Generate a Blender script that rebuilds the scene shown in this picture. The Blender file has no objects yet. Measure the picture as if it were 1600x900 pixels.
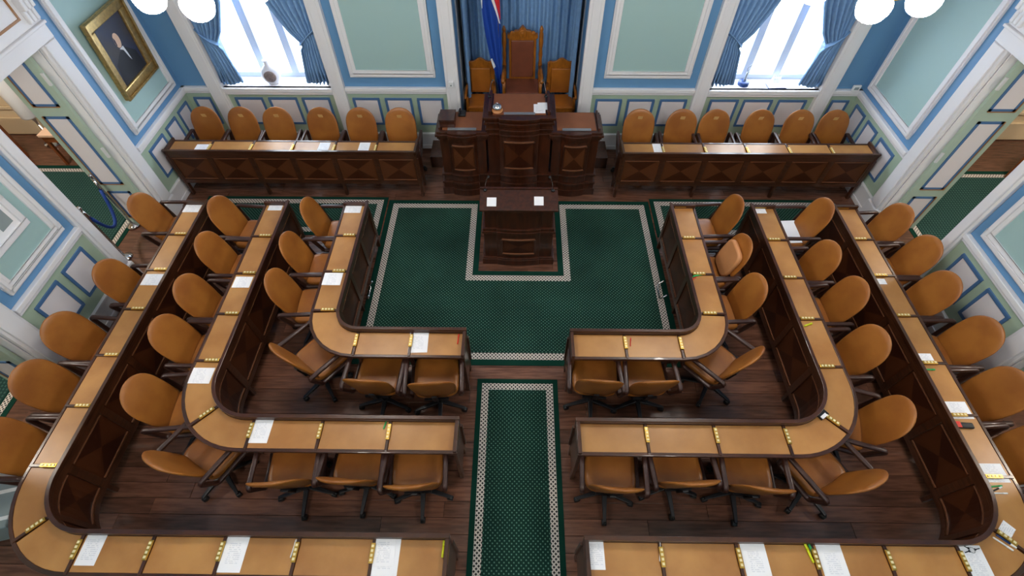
import bpy, bmesh, math, random
from mathutils import Vector, Matrix
random.seed(4)
PI = math.pi
C = bpy.context.scene.collection
# ------------------------------------------------------------------ camera
F, CX, CY = 767.2, 800.0, 450.0
TILT, YAW, ROLL, H, CAMX = math.radians(52.99), math.radians(.852), math.radians(.194), 5.0, -.02
def _basis():
    ct, st = math.cos(TILT), math.sin(TILT)
    R = Matrix.Rotation(YAW, 3, 'Z')
    f, r, d = R @ Vector((0, ct, -st)), R @ Vector((1, 0, 0)), R @ Vector((0, -st, -ct))
    c, s = math.cos(ROLL), math.sin(ROLL)
    return f, c*r + s*d, -s*r + c*d
CF, CR, CD = _basis()
CAM = Vector((CAMX, 0, H))
def ray(u, v): return CF + CR*((u-CX)/F) + CD*((v-CY)/F)
def onz(u, v, z): q = ray(u, v); return CAM + q*((z-H)/q.z)
def ony(u, v, y): q = ray(u, v); return CAM + q*(y/q.y)
def onx(u, v, x): q = ray(u, v); return CAM + q*((x-CAMX)/q.x)
cd = bpy.data.cameras.new('camera'); cam = bpy.data.objects.new('camera', cd); C.objects.link(cam)
cd.sensor_width = 36; cd.lens = F/1600*36; cd.clip_start = .05
M3 = Matrix((CR, -CD, -CF)).transposed()
cam.matrix_world = Matrix.Translation(CAM) @ M3.to_4x4()
bpy.context.scene.camera = cam
# ------------------------------------------------------------------ daylight and exposure
w = bpy.data.worlds.new('overcast_sky'); bpy.context.scene.world = w; w.use_nodes = True
w.node_tree.nodes['Background'].inputs[0].default_value = (.80, .90, 1, 1)
w.node_tree.nodes['Background'].inputs[1].default_value = 8.0
vs = bpy.context.scene.view_settings
vs.view_transform = 'Standard'; vs.look = 'None'; vs.gamma = 1; vs.use_curve_mapping = False
vs.exposure = 0.87
GLOBE_POWER = 37.0
# ------------------------------------------------------------------ materials
def lin(c):
    if isinstance(c, str): c = tuple(int(c[i:i+2], 16)/255 for i in (0, 2, 4))
    return tuple((x/12.92 if x <= .04045 else ((x+.055)/1.055)**2.4) for x in c) + (1,)
MATS = {}
def mat(name, col, rough=.5, metal=0, noise=0, scale=6, stretch=(1, 1, 1), bump=0, col2=None, spec=.5, rnd=0, emit=0, coat=0, trans=0, detail=4):
    m = bpy.data.materials.new(name); m.use_nodes = True; MATS[name] = m
    nt = m.node_tree; b = nt.nodes['Principled BSDF']
    b.inputs['Base Color'].default_value = lin(col); b.inputs['Roughness'].default_value = rough
    b.inputs['Metallic'].default_value = metal; b.inputs['Specular IOR Level'].default_value = spec
    b.inputs['Coat Weight'].default_value = coat; b.inputs['Transmission Weight'].default_value = trans
    if emit:
        b.inputs['Emission Color'].default_value = lin(col); b.inputs['Emission Strength'].default_value = emit
    if noise or col2 or bump or rnd:
        tc = nt.nodes.new('ShaderNodeTexCoord'); mp = nt.nodes.new('ShaderNodeMapping')
        mp.inputs['Scale'].default_value = stretch
        nt.links.new(tc.outputs['Object'], mp.inputs['Vector'])
        n = nt.nodes.new('ShaderNodeTexNoise'); n.inputs['Scale'].default_value = scale; n.inputs['Detail'].default_value = detail
        nt.links.new(mp.outputs[0], n.inputs['Vector'])
        oi = nt.nodes.new('ShaderNodeObjectInfo')
        if rnd:
            ad = nt.nodes.new('ShaderNodeVectorMath'); ad.operation = 'ADD'
            cm = nt.nodes.new('ShaderNodeCombineXYZ'); ml = nt.nodes.new('ShaderNodeMath'); ml.operation = 'MULTIPLY'; ml.inputs[1].default_value = 40
            nt.links.new(oi.outputs['Random'], ml.inputs[0]); nt.links.new(ml.outputs[0], cm.inputs[2])
            nt.links.new(mp.outputs[0], ad.inputs[0]); nt.links.new(cm.outputs[0], ad.inputs[1]); nt.links.new(ad.outputs[0], n.inputs['Vector'])
        mx = nt.nodes.new('ShaderNodeMix'); mx.data_type = 'RGBA'
        a = lin(col); k = noise or .3
        bb = lin(col2) if col2 else tuple(min(1, x*(1-k)) for x in a[:3]) + (1,)
        mx.inputs[6].default_value = a; mx.inputs[7].default_value = bb
        rp = nt.nodes.new('ShaderNodeMapRange'); rp.inputs[1].default_value = .35; rp.inputs[2].default_value = .65
        nt.links.new(n.outputs[0], rp.inputs[0]); nt.links.new(rp.outputs[0], mx.inputs[0])
        out = mx.outputs[2]
        if rnd:
            hs = nt.nodes.new('ShaderNodeHueSaturation'); mr = nt.nodes.new('ShaderNodeMapRange')
            mr.inputs[3].default_value = 1-rnd; mr.inputs[4].default_value = 1+rnd
            nt.links.new(oi.outputs['Random'], mr.inputs[0]); nt.links.new(mr.outputs[0], hs.inputs['Value']); nt.links.new(out, hs.inputs['Color']); out = hs.outputs[0]
        if noise or col2 or rnd: nt.links.new(out, b.inputs['Base Color'])
        if bump:
            bp = nt.nodes.new('ShaderNodeBump'); bp.inputs['Strength'].default_value = bump; bp.inputs['Distance'].default_value = .01
            nt.links.new(n.outputs[0], bp.inputs['Height']); nt.links.new(bp.outputs[0], b.inputs['Normal'])
    return m
def math_node(nt, op, a, b=None):
    n = nt.nodes.new('ShaderNodeMath'); n.operation = op
    for i, x in enumerate((a, b)):
        if x is None: continue
        if isinstance(x, (int, float)): n.inputs[i].default_value = x
        else: nt.links.new(x, n.inputs[i])
    return n.outputs[0]
def pattern_mat(name, c0, c1, rough, fn, vary=0):
    m = bpy.data.materials.new(name); m.use_nodes = True; MATS[name] = m
    nt = m.node_tree; b = nt.nodes['Principled BSDF']; b.inputs['Roughness'].default_value = rough; b.inputs['Specular IOR Level'].default_value = .2
    tc = nt.nodes.new('ShaderNodeTexCoord'); sx = nt.nodes.new('ShaderNodeSeparateXYZ'); nt.links.new(tc.outputs['Object'], sx.inputs[0])
    fac = fn(nt, sx.outputs[0], sx.outputs[1], tc)
    mx = nt.nodes.new('ShaderNodeMix'); mx.data_type = 'RGBA'; mx.inputs[6].default_value = lin(c0); mx.inputs[7].default_value = lin(c1)
    nt.links.new(fac, mx.inputs[0]); out = mx.outputs[2]
    if vary:
        n = nt.nodes.new('ShaderNodeTexNoise'); n.inputs['Scale'].default_value = 1.6; n.inputs['Detail'].default_value = 6; nt.links.new(tc.outputs['Object'], n.inputs['Vector'])
        mr = nt.nodes.new('ShaderNodeMapRange'); mr.inputs[1].default_value = .3; mr.inputs[2].default_value = .7; mr.inputs[3].default_value = 1-vary; mr.inputs[4].default_value = 1+vary
        hs = nt.nodes.new('ShaderNodeHueSaturation'); nt.links.new(n.outputs[0], mr.inputs[0]); nt.links.new(mr.outputs[0], hs.inputs['Value']); nt.links.new(out, hs.inputs['Color']); out = hs.outputs[0]
    nt.links.new(out, b.inputs['Base Color']); return m
def dots(nt, x, y, tc):
    p = .044
    def g(ox, oy):
        a = math_node(nt, 'SUBTRACT', math_node(nt, 'FRACT', math_node(nt, 'ADD', math_node(nt, 'DIVIDE', x, p), ox)), .5)
        c = math_node(nt, 'SUBTRACT', math_node(nt, 'FRACT', math_node(nt, 'ADD', math_node(nt, 'DIVIDE', y, p), oy)), .5)
        return math_node(nt, 'LESS_THAN', math_node(nt, 'ADD', math_node(nt, 'MULTIPLY', a, a), math_node(nt, 'MULTIPLY', c, c)), .024)
    return math_node(nt, 'MAXIMUM', g(0, 0), g(.5, .5))
def lattice(nt, x, y, tc):
    p = .042
    def dd(op, t, off):
        q = math_node(nt, 'FRACT', math_node(nt, 'ADD', math_node(nt, 'DIVIDE', math_node(nt, op, x, y), p), off))
        return math_node(nt, 'GREATER_THAN', math_node(nt, 'ABSOLUTE', math_node(nt, 'SUBTRACT', q, .5)), t)
    return math_node(nt, 'MAXIMUM', dd('ADD', .30, 0), dd('SUBTRACT', .30, 0))
def ribs(nt, x, y, tc):
    q = math_node(nt, 'FRACT', math_node(nt, 'DIVIDE', x, .04)); r = math_node(nt, 'FRACT', math_node(nt, 'DIVIDE', y, .04))
    return math_node(nt, 'MULTIPLY', math_node(nt, 'GREATER_THAN', q, .5), math_node(nt, 'GREATER_THAN', r, .4))
def marq(nt, x, y, tc):
    s = nt.nodes.new('ShaderNodeSeparateXYZ'); nt.links.new(tc.outputs['UV'], s.inputs[0])
    a = math_node(nt, 'ABSOLUTE', math_node(nt, 'SUBTRACT', s.outputs[0], .5)); c = math_node(nt, 'ABSOLUTE', math_node(nt, 'SUBTRACT', s.outputs[1], .5))
    return math_node(nt, 'GREATER_THAN', a, c)
def printed(nt, x, y, tc):
    q = math_node(nt, 'GREATER_THAN', math_node(nt, 'FRACT', math_node(nt, 'MULTIPLY', y, 75)), .55)
    n = nt.nodes.new('ShaderNodeTexNoise'); n.inputs['Scale'].default_value = 60; nt.links.new(tc.outputs['Object'], n.inputs['Vector'])
    r = math_node(nt, 'MULTIPLY', q, math_node(nt, 'GREATER_THAN', n.outputs[0], .47))
    e = math_node(nt, 'MULTIPLY', math_node(nt, 'LESS_THAN', math_node(nt, 'ABSOLUTE', x), .05), math_node(nt, 'LESS_THAN', math_node(nt, 'ABSOLUTE', y), .075))
    return math_node(nt, 'MULTIPLY', r, e)
mat('desk_wood', '4a2816', .28, noise=.5, scale=5, stretch=(1, 1, 9), coat=.25, rnd=.06)
mat('podium_wood', '45200f', .3, noise=.55, scale=5, stretch=(5, 5, .8), coat=.25)
mat('bead_wood', '6e4630', .25, coat=.4)
mat('arm_wood', '3c221b', .38, noise=.3, coat=.08)
mat('pad_leather', 'a06d3a', .36, col2='b8864c', scale=2.6, bump=.05, rnd=.08, detail=7)
mat('chair_leather', 'a06428', .40, col2='8c521e', scale=4, bump=.04, rnd=.05)
mat('cushion_leather', 'c98a58', .5, noise=.1)
mat('throne_wood', 'a8641c', .35, noise=.35, scale=9, stretch=(4, 4, 1))
mat('throne_leather', '7a4430', .4, noise=.2)
mat('side_leather', 'a8631f', .4, noise=.2)
mat('podium_leather', '8a5334', .5, noise=.15)
mat('black_metal', '17181c', .35, metal=.3)
mat('black_plastic', '121316', .45)
mat('chrome', 'd8d8dc', .12, metal=1)
mat('steel_strip', '9aa0a6', .35, metal=.6)
mat('brass', 'c9a44e', .3, metal=.9)
mat('button_cream', 'f0e2b0', .4)
mat('white_paint', 'e6e6ea', .4)
mat('panel_white', 'ded9dc', .45)
mat('wall_blue', '6292be', .5)
mat('wall_pale', 'a2c2c2', .5); mat('hinge_metal', 'd4d6d8', .35); mat('crest_tan', 'd0a468', .5)
mat('wainscot_green', 'a3b8a4', .5)
mat('frame_blue', '4a6f9c', .45)
mat('bead_brown', '9a6a3c', .4)
mat('door_green', 'a9bdae', .5)
mat('ceiling_white', 'f0efec', .6)
mat('curtain_blue', '7ba3d0', .8, noise=.12, scale=20)
mat('cream', 'e2cba6', .5); mat('corridor_wood', '8a4a20', .4, noise=.3); mat('table_pale', 'e0b89a', .4)
mat('plank_wood', '704a39', .27, noise=.45, scale=4, stretch=(1, 9, 1), rnd=.28, bump=.05)
mat('subfloor', '1c0f0a', .6)
mat('rug_plain', '0f342a', .95, spec=.1)
pattern_mat('rug_dots', '0f2f27', '54786a', .95, dots, .25)
pattern_mat('rug_lattice', '2a2a2a', 'c8c0b8', .95, lattice)
pattern_mat('rug_ribs', '1a3632', '38564f', .95, ribs, .1)
pattern_mat('marquetry', '34180d', '472412', .3, marq)
pattern_mat('marquetry_light', '3c1d0e', '55301a', .3, marq)
pattern_mat('printed_paper', 'f4f5fa', 'dcdfe8', .6, printed)
mat('paper', 'f2f3f8', .6)
mat('globe_glass', 'fff8f0', .3, emit=GLOBE_POWER)
mat('corridor_fill_glow', 'fff6ea', .3, emit=110)  # glow of the fill lamps added in the corridors
mat('window_frame', 'c3cfdf', .4)
mat('flag_blue', '0b3f9e', .7); mat('flag_white', 'f2f2f2', .7); mat('flag_red', 'd0202c', .7)
mat('gilt', 'bd9f66', .3, metal=.7, noise=.3, scale=30)
mat('canvas_dark', '2a3350', .5, col2='3d3a3c', scale=3); mat('skin_paint', 'd8b59c', .5); mat('suit_paint', '14161f', .5); mat('shirt_paint', 'd9dde2', .5)
mat('rope_velvet', '123a86', .8); mat('grey_box', '8d9a9c', .5)
mat('green_ink', '2aa45a', .4); mat('yellow_ink', 'd8e020', .4); mat('red_ink', 'd83020', .4); mat('white_plastic', 'f0f0f0', .35); mat('blue_ink', '20407c', .4)
mat('porcelain', 'dfe0ea', .2, coat=.4); mat('porcelain_print', '8d7f80', .4, noise=.4, scale=40)
mat('snowy_paving', 'e8ecf2', .9, noise=.12, scale=.7); mat('facade', 'c9cdd6', .9, noise=.1, scale=.6); mat('facade_dark', '7c828c', .9)
mat('switch_white', 'eceef0', .4)
gl = bpy.data.materials.new('window_glass'); gl.use_nodes = True; MATS['window_glass'] = gl
nt = gl.node_tree; nt.nodes.remove(nt.nodes['Principled BSDF'])
t_ = nt.nodes.new('ShaderNodeBsdfTransparent'); g_ = nt.nodes.new('ShaderNodeBsdfGlossy'); g_.inputs['Roughness'].default_value = .02
mx_ = nt.nodes.new('ShaderNodeMixShader'); mx_.inputs[0].default_value = .06
nt.links.new(t_.outputs[0], mx_.inputs[1]); nt.links.new(g_.outputs[0], mx_.inputs[2]); nt.links.new(mx_.outputs[0], nt.nodes['Material Output'].inputs[0])
# ------------------------------------------------------------------ mesh builder
class MB:
    def __init__(s): s.v = []; s.f = []; s.uv = {}; s.smooth = []
    def add(s, vs, fs, smooth=False, uvs=None):
        o = len(s.v); s.v += [tuple(p) for p in vs]
        for i, f in enumerate(fs):
            if uvs: s.uv[len(s.f)] = uvs[i]
            s.f.append(tuple(o+k for k in f)); s.smooth.append(smooth)
        return s
    def box(s, x0, x1, y0, y1, z0, z1, T=None):
        vs = [Vector((x, y, z)) for z in (z0, z1) for y in (y0, y1) for x in (x0, x1)]
        if T: vs = [T @ p for p in vs]
        return s.add(vs, [(0, 2, 3, 1), (4, 5, 7, 6), (0, 1, 5, 4), (2, 6, 7, 3), (0, 4, 6, 2), (1, 3, 7, 5)])
    def bar(s, a, b, w, h):
        a, b = Vector(a), Vector(b); d = (b-a); L = d.length
        T = Matrix.Translation(a) @ d.to_track_quat('X', 'Z').to_matrix().to_4x4()
        return s.box(0, L, -w/2, w/2, -h/2, h/2, T)
    def loft(s, rings, smooth=True, caps=True, closed=False):
        n = len(rings[0]); vs = [p for r in rings for p in r]; fs = []
        R = len(rings)
        for i in range(R if closed else R-1):
            j = (i+1) % R
            for k in range(n): fs.append((i*n+k, i*n+(k+1) % n, j*n+(k+1) % n, j*n+k))
        s.add(vs, fs, smooth)
        if caps and not closed: s.add(rings[0], [tuple(range(n))]); s.add(rings[-1], [tuple(range(n))])
        return s
    def lathe(s, prof, c=(0, 0, 0), n=16, T=None, ripple=0, rn=12):
        rings = []
        for r, z in prof:
            ring = []
            for k in range(n):
                a = 2*PI*k/n; rr = r*(1+ripple*math.cos(a*rn))
                p = Vector((c[0]+rr*math.cos(a), c[1]+rr*math.sin(a), c[2]+z)); ring.append(T @ p if T else p)
            rings.append(ring)
        return s.loft(rings)
    def tube(s, pts, r, n=8, closed=False, sq=None):
        pts = [Vector(p) for p in pts]; N = len(pts); rings = []
        for i, p in enumerate(pts):
            a = pts[(i-1) % N] if (closed or i) else p; b = pts[(i+1) % N] if (closed or i < N-1) else p
            t = (b-a).normalized(); up = Vector((0, 0, 1)) if abs(t.z) < .95 else Vector((0, 1, 0))
            if sq: up = Vector((1, 0, 0))
            u = t.cross(up).normalized(); w_ = u.cross(t).normalized()
            if sq:
                hw, hh = sq; rings.append([p+w_*x*hw+u*y*hh for x, y in ((-1, -.6), (-.6, -1), (.6, -1), (1, -.6), (1, .6), (.6, 1), (-.6, 1), (-1, .6))])
            else:
                rr = r(i/(N-1)) if callable(r) else r
                rings.append([p+(u*math.cos(2*PI*k/n)+w_*math.sin(2*PI*k/n))*rr for k in range(n)])
        return s.loft(rings, closed=closed)
    def prism(s, poly, z0, z1):
        n = len(poly); vs = [(x, y, z0) for x, y in poly] + [(x, y, z1) for x, y in poly]
        return s.add(vs, [tuple(range(n)), tuple(range(n, 2*n))] + [(i, (i+1) % n, n+(i+1) % n, n+i) for i in range(n)])
    def mesh(s, name, m, bevel=0):
        me = bpy.data.meshes.new(name); me.from_pydata(s.v, [], s.f)
        if s.uv:
            ul = me.uv_layers.new(name='UVMap')
            for pi, p in enumerate(me.polygons):
                if pi in s.uv:
                    for k, li in enumerate(p.loop_indices): ul.data[li].uv = s.uv[pi][k]
        me.polygons.foreach_set('use_smooth', s.smooth)
        b = bmesh.new(); b.from_mesh(me); bmesh.ops.remove_doubles(b, verts=b.verts, dist=1e-5)
        bmesh.ops.recalc_face_normals(b, faces=b.faces)
        if bevel:
            bmesh.ops.bevel(b, geom=[e for e in b.edges if len(e.link_faces) == 2 and e.calc_face_angle(0) > .6], offset=bevel, segments=2, affect='EDGES', profile=.5)
        b.to_mesh(me); b.free()
        me.materials.append(MATS[m]); return me
    def obj(s, name, m, parent=None, bevel=0, loc=None):
        o = bpy.data.objects.new(name, s.mesh(name, m, bevel)); C.objects.link(o)
        if parent: o.parent = parent
        if loc is not None: o.location = loc
        return o
def tag(o, label, cat=None, group=None, kind=None):
    o['label'] = label
    if cat: o['category'] = cat
    if group: o['group'] = group
    if kind: o['kind'] = kind
    return o
def thing(name, label, cat, loc=(0, 0, 0), rz=0, group=None, kind=None):
    o = bpy.data.objects.new(name, None); C.objects.link(o); o.location = loc; o.rotation_euler = (0, 0, rz); o.empty_display_size = .1
    return tag(o, label, cat, group, kind)
def part(name, me, parent, loc=None, rot=None):
    o = bpy.data.objects.new(name, me); C.objects.link(o); o.parent = parent
    if loc is not None: o.location = loc
    if rot is not None: o.rotation_euler = rot
    return o
def box(*a): return MB().box(*a)
def copy_tree(o, parent=None):
    c = o.copy(); C.objects.link(c); c.parent = parent
    for ch in o.children: copy_tree(ch, c)
    return c
ORD = ['first', 'second', 'third', 'fourth', 'fifth', 'sixth', 'seventh', 'eighth', 'ninth', 'tenth', 'eleventh', 'twelfth', 'thirteenth']
SIDE = {-1: 'left', 1: 'right'}
# ================================================================== room shell
BW, SW, CEIL = 6.63, 4.95, 5.9
DOORS = [(3.93, 4.93), (1.40, 2.40)]
# floor of separate planks
fl = box(-SW-.3, SW+.3, -3, 7.6, -.2, -.02).obj('floor', 'subfloor'); tag(fl, 'dark brown plank floor of the assembly hall', 'floor', kind='structure')
pm = {}
y = -.1; row = 0
while y < 6.62:
    x = -SW-.3 - random.random()*1.6
    while x < SW+.3:
        L = random.choice((1.9, 2.2, 2.5, 2.8)); x0, x1 = max(x, -SW-.3), min(x+L, SW+.3)
        if x1-x0 > .05:
            k = (round(x1-x0, 2),)
            if k not in pm: pm[k] = box(-k[0]/2+.0015, k[0]/2-.0015, -.0705, .0705, -.02, 0).mesh('plank', 'plank_wood', .002)
            part('plank', pm[k], fl, ((x0+x1)/2, y+.072, 0))
        x += L
    y += .144
# main shell
NX0, NX1, NY = -.87, .87, 7.5
WX = [(-4.32, -2.73), (2.73, 4.32)]; WZ = (1.0, 3.25)
wb = MB()
xs = [-SW-.3, WX[0][0], WX[0][1], NX0, NX1, WX[1][0], WX[1][1], SW+.3]
for i in range(7):
    a, b = xs[i], xs[i+1]
    if i == 3: wb.box(a, b, BW, BW+.3, 3.6, CEIL)
    elif i in (1, 5): wb.box(a, b, BW, BW+.3, 0, WZ[0]).box(a, b, BW, BW+.3, WZ[1], CEIL)
    else: wb.box(a, b, BW, BW+.3, 0, CEIL)
wb = wb.obj('wall_back', 'wall_blue'); tag(wb, 'blue back wall with pale framed panels and green wainscot', 'wall', kind='structure')
ni = MB().box(NX0-.1, NX0, BW+.3, NY, 0, 3.6).box(NX1, NX1+.1, BW+.3, NY, 0, 3.6).box(NX0-.1, NX1+.1, NY, NY+.1, 0, 3.6).box(NX0-.1, NX1+.1, BW, NY+.1, 3.6, 3.7)
ni.obj('niche_lining', 'white_paint', wb)
box(-SW-.3, SW+.3, -3, BW+.3, CEIL, CEIL+.1).obj('ceiling', 'ceiling_white'); tag(bpy.data.objects['ceiling'], 'plain white ceiling above the chamber', 'ceiling', kind='structure')
wf = box(-SW-.3, SW+.3, -3.2, -3, -.2, CEIL).obj('wall_front', 'wall_pale'); tag(wf, 'pale wall behind the gallery viewpoint', 'wall', kind='structure')
WALLS = {}
for sg in (-1, 1):
    m = MB(); ys = [-3, DOORS[1][0], DOORS[1][1], DOORS[0][0], DOORS[0][1], BW+.3]
    a, b = sorted((sg*SW, sg*(SW+.22)))
    for i in range(5):
        if i in (1, 3): m.box(a, b, ys[i], ys[i+1], 2.5, CEIL)
        else: m.box(a, b, ys[i], ys[i+1], 0, CEIL)
    WALLS[sg] = m.obj('wall_'+SIDE[sg], 'wall_blue'); tag(WALLS[sg], 'blue %s side wall with doorways and framed pale panels' % SIDE[sg], 'wall', kind='structure')
# wall local helper: map (t along wall, d out of wall, z)
def wbox(m, side, t0, t1, d0, d1, z0, z1):
    if side == 0: m.box(t0, t1, BW-d1, BW-d0, z0, z1)
    else:
        a, b = sorted((side*(SW-d0), side*(SW-d1))); m.box(a, b, t0, t1, z0, z1)
    return m
def wallobj(side): return wb if side == 0 else WALLS[side]
def frame_rect(m, side, t0, t1, z0, z1, wd, d0, d1):
    wbox(m, side, t0, t1, d0, d1, z0, z0+wd); wbox(m, side, t0, t1, d0, d1, z1-wd, z1)
    wbox(m, side, t0, t0+wd, d0, d1, z0+wd, z1-wd); wbox(m, side, t1-wd, t1, d0, d1, z0+wd, z1-wd); return m
def wall_panel(side, t0, t1, z0, z1):
    m = MB(); frame_rect(m, side, t0, t1, z0, z1, .105, 0, .03); frame_rect(m, side, t0+.02, t1-.02, z0+.02, z1-.02, .04, .03, .05)
    fr = m.obj('panel_moulding', 'white_paint', wallobj(side), .006)
    wbox(MB(), side, t0+.1, t1-.1, 0, .012, z0+.1, z1-.1).obj('pale_panel', 'wall_pale', wallobj(side))
def rail(side, t0, t1):
    m = MB(); wbox(m, side, t0, t1, 0, .06, 1.0, 1.06); wbox(m, side, t0, t1, 0, .035, .955, 1.0); m.obj('chair_rail', 'white_paint', wallobj(side), .008)
    wbox(MB(), side, t0, t1, 0, .012, .29, .955).obj('wainscot', 'wainscot_green', wallobj(side))
    m = MB(); wbox(m, side, t0, t1, 0, .03, 0, .25); wbox(m, side, t0, t1, 0, .045, .25, .285); wbox(m, side, t0, t1, 0, .042, 0, .07); m.obj('baseboard', 'white_paint', wallobj(side), .005)
def wpanel(side, t0, t1, z0=.43, z1=.885):
    fr = frame_rect(MB(), side, t0, t1, z0, z1, .035, .01, .026).obj('wainscot_frame', 'frame_blue', wallobj(side), .004)
    wbox(MB(), side, t0+.03, t1-.03, .008, .018, z0+.03, z1-.03).obj('wainscot_panel', 'panel_white', wallobj(side))
def pilaster(side, t0, t1, z1=3.7):
    m = MB(); wbox(m, side, t0, t1, 0, .075, 0, z1); wbox(m, side, t0-.012, t1+.012, 0, .088, 0, .3); wbox(m, side, t0+.04, t1-.04, .07, .082, .35, z1); m.obj('pilaster', 'white_paint', wallobj(side), .006)
for sg in (-1, 1):
    def R(a, b): return sorted((sg*a, sg*b))
    for a, b in ((.87, 1.06), (2.54, 2.73), (4.32, 4.53)): pilaster(0, *R(a, b))
    wall_panel(0, *R(1.20, 2.42), 1.21, 3.4)
    for a, b in ((1.06, 2.54), (2.73, 4.32), (4.53, 4.95)): rail(0, *R(a, b))
    for a, b in ((1.13, 1.52), (1.60, 2.0), (2.08, 2.48), (2.82, 3.24), (3.31, 3.74), (3.82, 4.24), (4.60, 4.86)): wpanel(0, *R(a, b))
    # side walls
    for a, b in ((5.17, BW), (2.64, 3.77), (-2.9, 1.16)): rail(sg, a, b)
    for a, b in ((5.33, 5.73), (5.83, 6.13), (6.22, 6.52), (2.78, 3.16), (3.26, 3.64), (.6, 1.05), (.05, .5)): wpanel(sg, a, b)
    wall_panel(sg, 5.32, 6.50, 1.14, 3.4); wall_panel(sg, 2.76, 3.66, 1.14, 3.4); wall_panel(sg, -.5, 1.0, 1.14, 3.4)
# door casings and leaves
leafs = 0
for sg in (-1, 1):
    for di, (d0, d1) in enumerate(DOORS):
        leafs += 1
        door = thing('door_%d' % leafs, 'open pale green double door in the %s wall, %s' % (SIDE[sg], ('beside the back bench', 'nearest the gallery')[di]), 'door', kind='structure')
        m = MB()
        for a, b in ((d0-.16, d0), (d1, d1+.23)):
            wbox(m, sg, a, b, 0, .05, 0, 2.48); wbox(m, sg, a+.03, b-.03, .05, .075, .3, 2.48); wbox(m, sg, a-.01, b+.01, 0, .085, 0, .28)
        wbox(m, sg, d0-.16, d1+.23, 0, .055, 2.48, 2.62); wbox(m, sg, d0-.17, d1+.24, 0, .08, 2.62, 2.65); wbox(m, sg, d0-.16, d1+.23, 0, .05, 2.65, 3.05); wbox(m, sg, d0-.22, d1+.30, 0, .15, 3.05, 3.12)
        for yy in (d0-.15, d1+.05):
            br = MB()
            for q_ in range(3): wbox(br, sg, yy+.055*q_, yy+.055*q_+.045, .05, .13, 2.80, 3.05); wbox(br, sg, yy+.055*q_, yy+.055*q_+.045, .05, .09, 2.68, 2.81)
            br.obj('scroll_bracket', 'white_paint', door, .012)
        m.obj('door_casing', 'white_paint', door, .008)
        m = MB(); frame_rect(m, sg, d0, d1, 2.75, 3.0, .02, .05, .06); m.obj('overdoor_bead', 'bead_brown', door)
        m = MB(); wbox(m, sg, d0-.01, d0+.015, -.22, 0, 0, 2.5); wbox(m, sg, d1-.015, d1+.01, -.22, 0, 0, 2.5); wbox(m, sg, d0, d1, -.22, 0, 2.485, 2.51); m.obj('door_jamb', 'white_paint', door)
        for near in (0, 1):
            ya, yb = (d1-.065, d1-.02) if not near else (d0+.02, d0+.065)
            xa, xb = SW+.10, SW+.57
            def lb(m, x0, x1, y0, y1, z0, z1):
                a, b = sorted((sg*x0, sg*x1)); return m.box(a, b, y0, y1, z0, z1)
            lf = lb(MB(), xa, xb, ya, yb, .01, 2.47).obj('door_leaf', 'door_green', door, .004)
            for z0, z1 in ((.13, .60), (.73, 1.72), (1.85, 2.38)):
                m = MB(); m2 = MB(); yy = (ya-.01, ya) if not near else (yb, yb+.01); y2 = (ya-.016, ya) if not near else (yb, yb+.016)
                for p0, p1, q0, q1 in ((xa+.09, xb-.09, z0, z0+.03), (xa+.09, xb-.09, z1-.03, z1), (xa+.09, xa+.12, z0, z1), (xb-.12, xb-.09, z0, z1)): lb(m, p0, p1, *yy, q0, q1)
                lb(m2, xb-.09, xb-.08, *y2, z0, z1); lb(m2, xa+.09, xb-.08, *y2, z0-.01, z0)
                lb(MB(), xa+.11, xb-.11, yy[0]+.003, yy[1]-.003, z0+.02, z1-.02).obj('door_panel', 'panel_white', lf)
                m.obj('panel_frame', 'frame_blue', lf); m2.obj('panel_bead', 'bead_brown', lf)
            for zz in (.35, 1.15, 2.1):
                if not near: lb(MB(), xa-.02, xa+.012, ya-.014, ya+.01, zz, zz+.14).obj('hinge', 'hinge_metal', door, .003)
# corridor beyond the side doors
for sg in (-1, 1):
    a, b = sorted((sg*(SW+.22), sg*(SW+5.2)))
    cf = box(a, b, -1, 8, -.2, -.012).obj('corridor_floor', 'plank_wood'); tag(cf, 'brown wooden corridor floor beyond the %s doors' % SIDE[sg], 'floor', kind='structure')
    rg = thing('corridor_carpet', 'green ribbed corridor carpet beyond the %s doorways' % SIDE[sg], 'carpet')
    p, q = sorted((sg*5.62, sg*9.6)); box(p, q, 0, 5.97, -.012, -.004).obj('carpet_field', 'rug_ribs', rg)
    p, q = sorted((sg*5.47, sg*9.7)); box(p, q, -.1, 6.12, -.012, -.007).obj('carpet_edge', 'rug_plain', rg)
    p, q = sorted((sg*5.53, sg*5.60)); box(p, q, 0, 6.03, -.012, -.0035).obj('carpet_border', 'rug_lattice', rg)
    p, q = sorted((sg*5.60, sg*9.6)); box(p, q, 5.97, 6.04, -.012, -.0035).obj('carpet_border', 'rug_lattice', rg)
    cw = MB().box(a, b, 6.95, 7.5, 0, CEIL)
    x2 = sg*(SW+5.2); cw.box(min(x2, x2+sg*.15), max(x2, x2+sg*.15), -1, 7.5, 0, CEIL).box(a, b, -1.15, -1, 0, CEIL).box(a, b, -1, 7.5, 3.4, 3.5)
    cw = cw.obj('wall_corridor_'+SIDE[sg], 'cream'); tag(cw, 'cream panelled corridor wall beyond the %s doorway' % SIDE[sg], 'wall', kind='structure')
    box(a, b, 6.91, 6.95, 0, .3).obj('baseboard', 'cream', cw, .006)
    for k in range(4):
        m = MB(); x0 = sg*(5.6+k*1.1); x0, x1 = sorted((x0, x0+sg*.9))
        for p0, p1, q0, q1 in ((x0, x1, .45, .5), (x0, x1, 2.2, 2.25), (x0, x0+.05, .5, 2.2), (x1-.05, x1, .5, 2.2)): m.box(p0, p1, 6.925, 6.95, q0, q1)
        m.obj('wall_moulding', 'cream', cw, .005)
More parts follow.
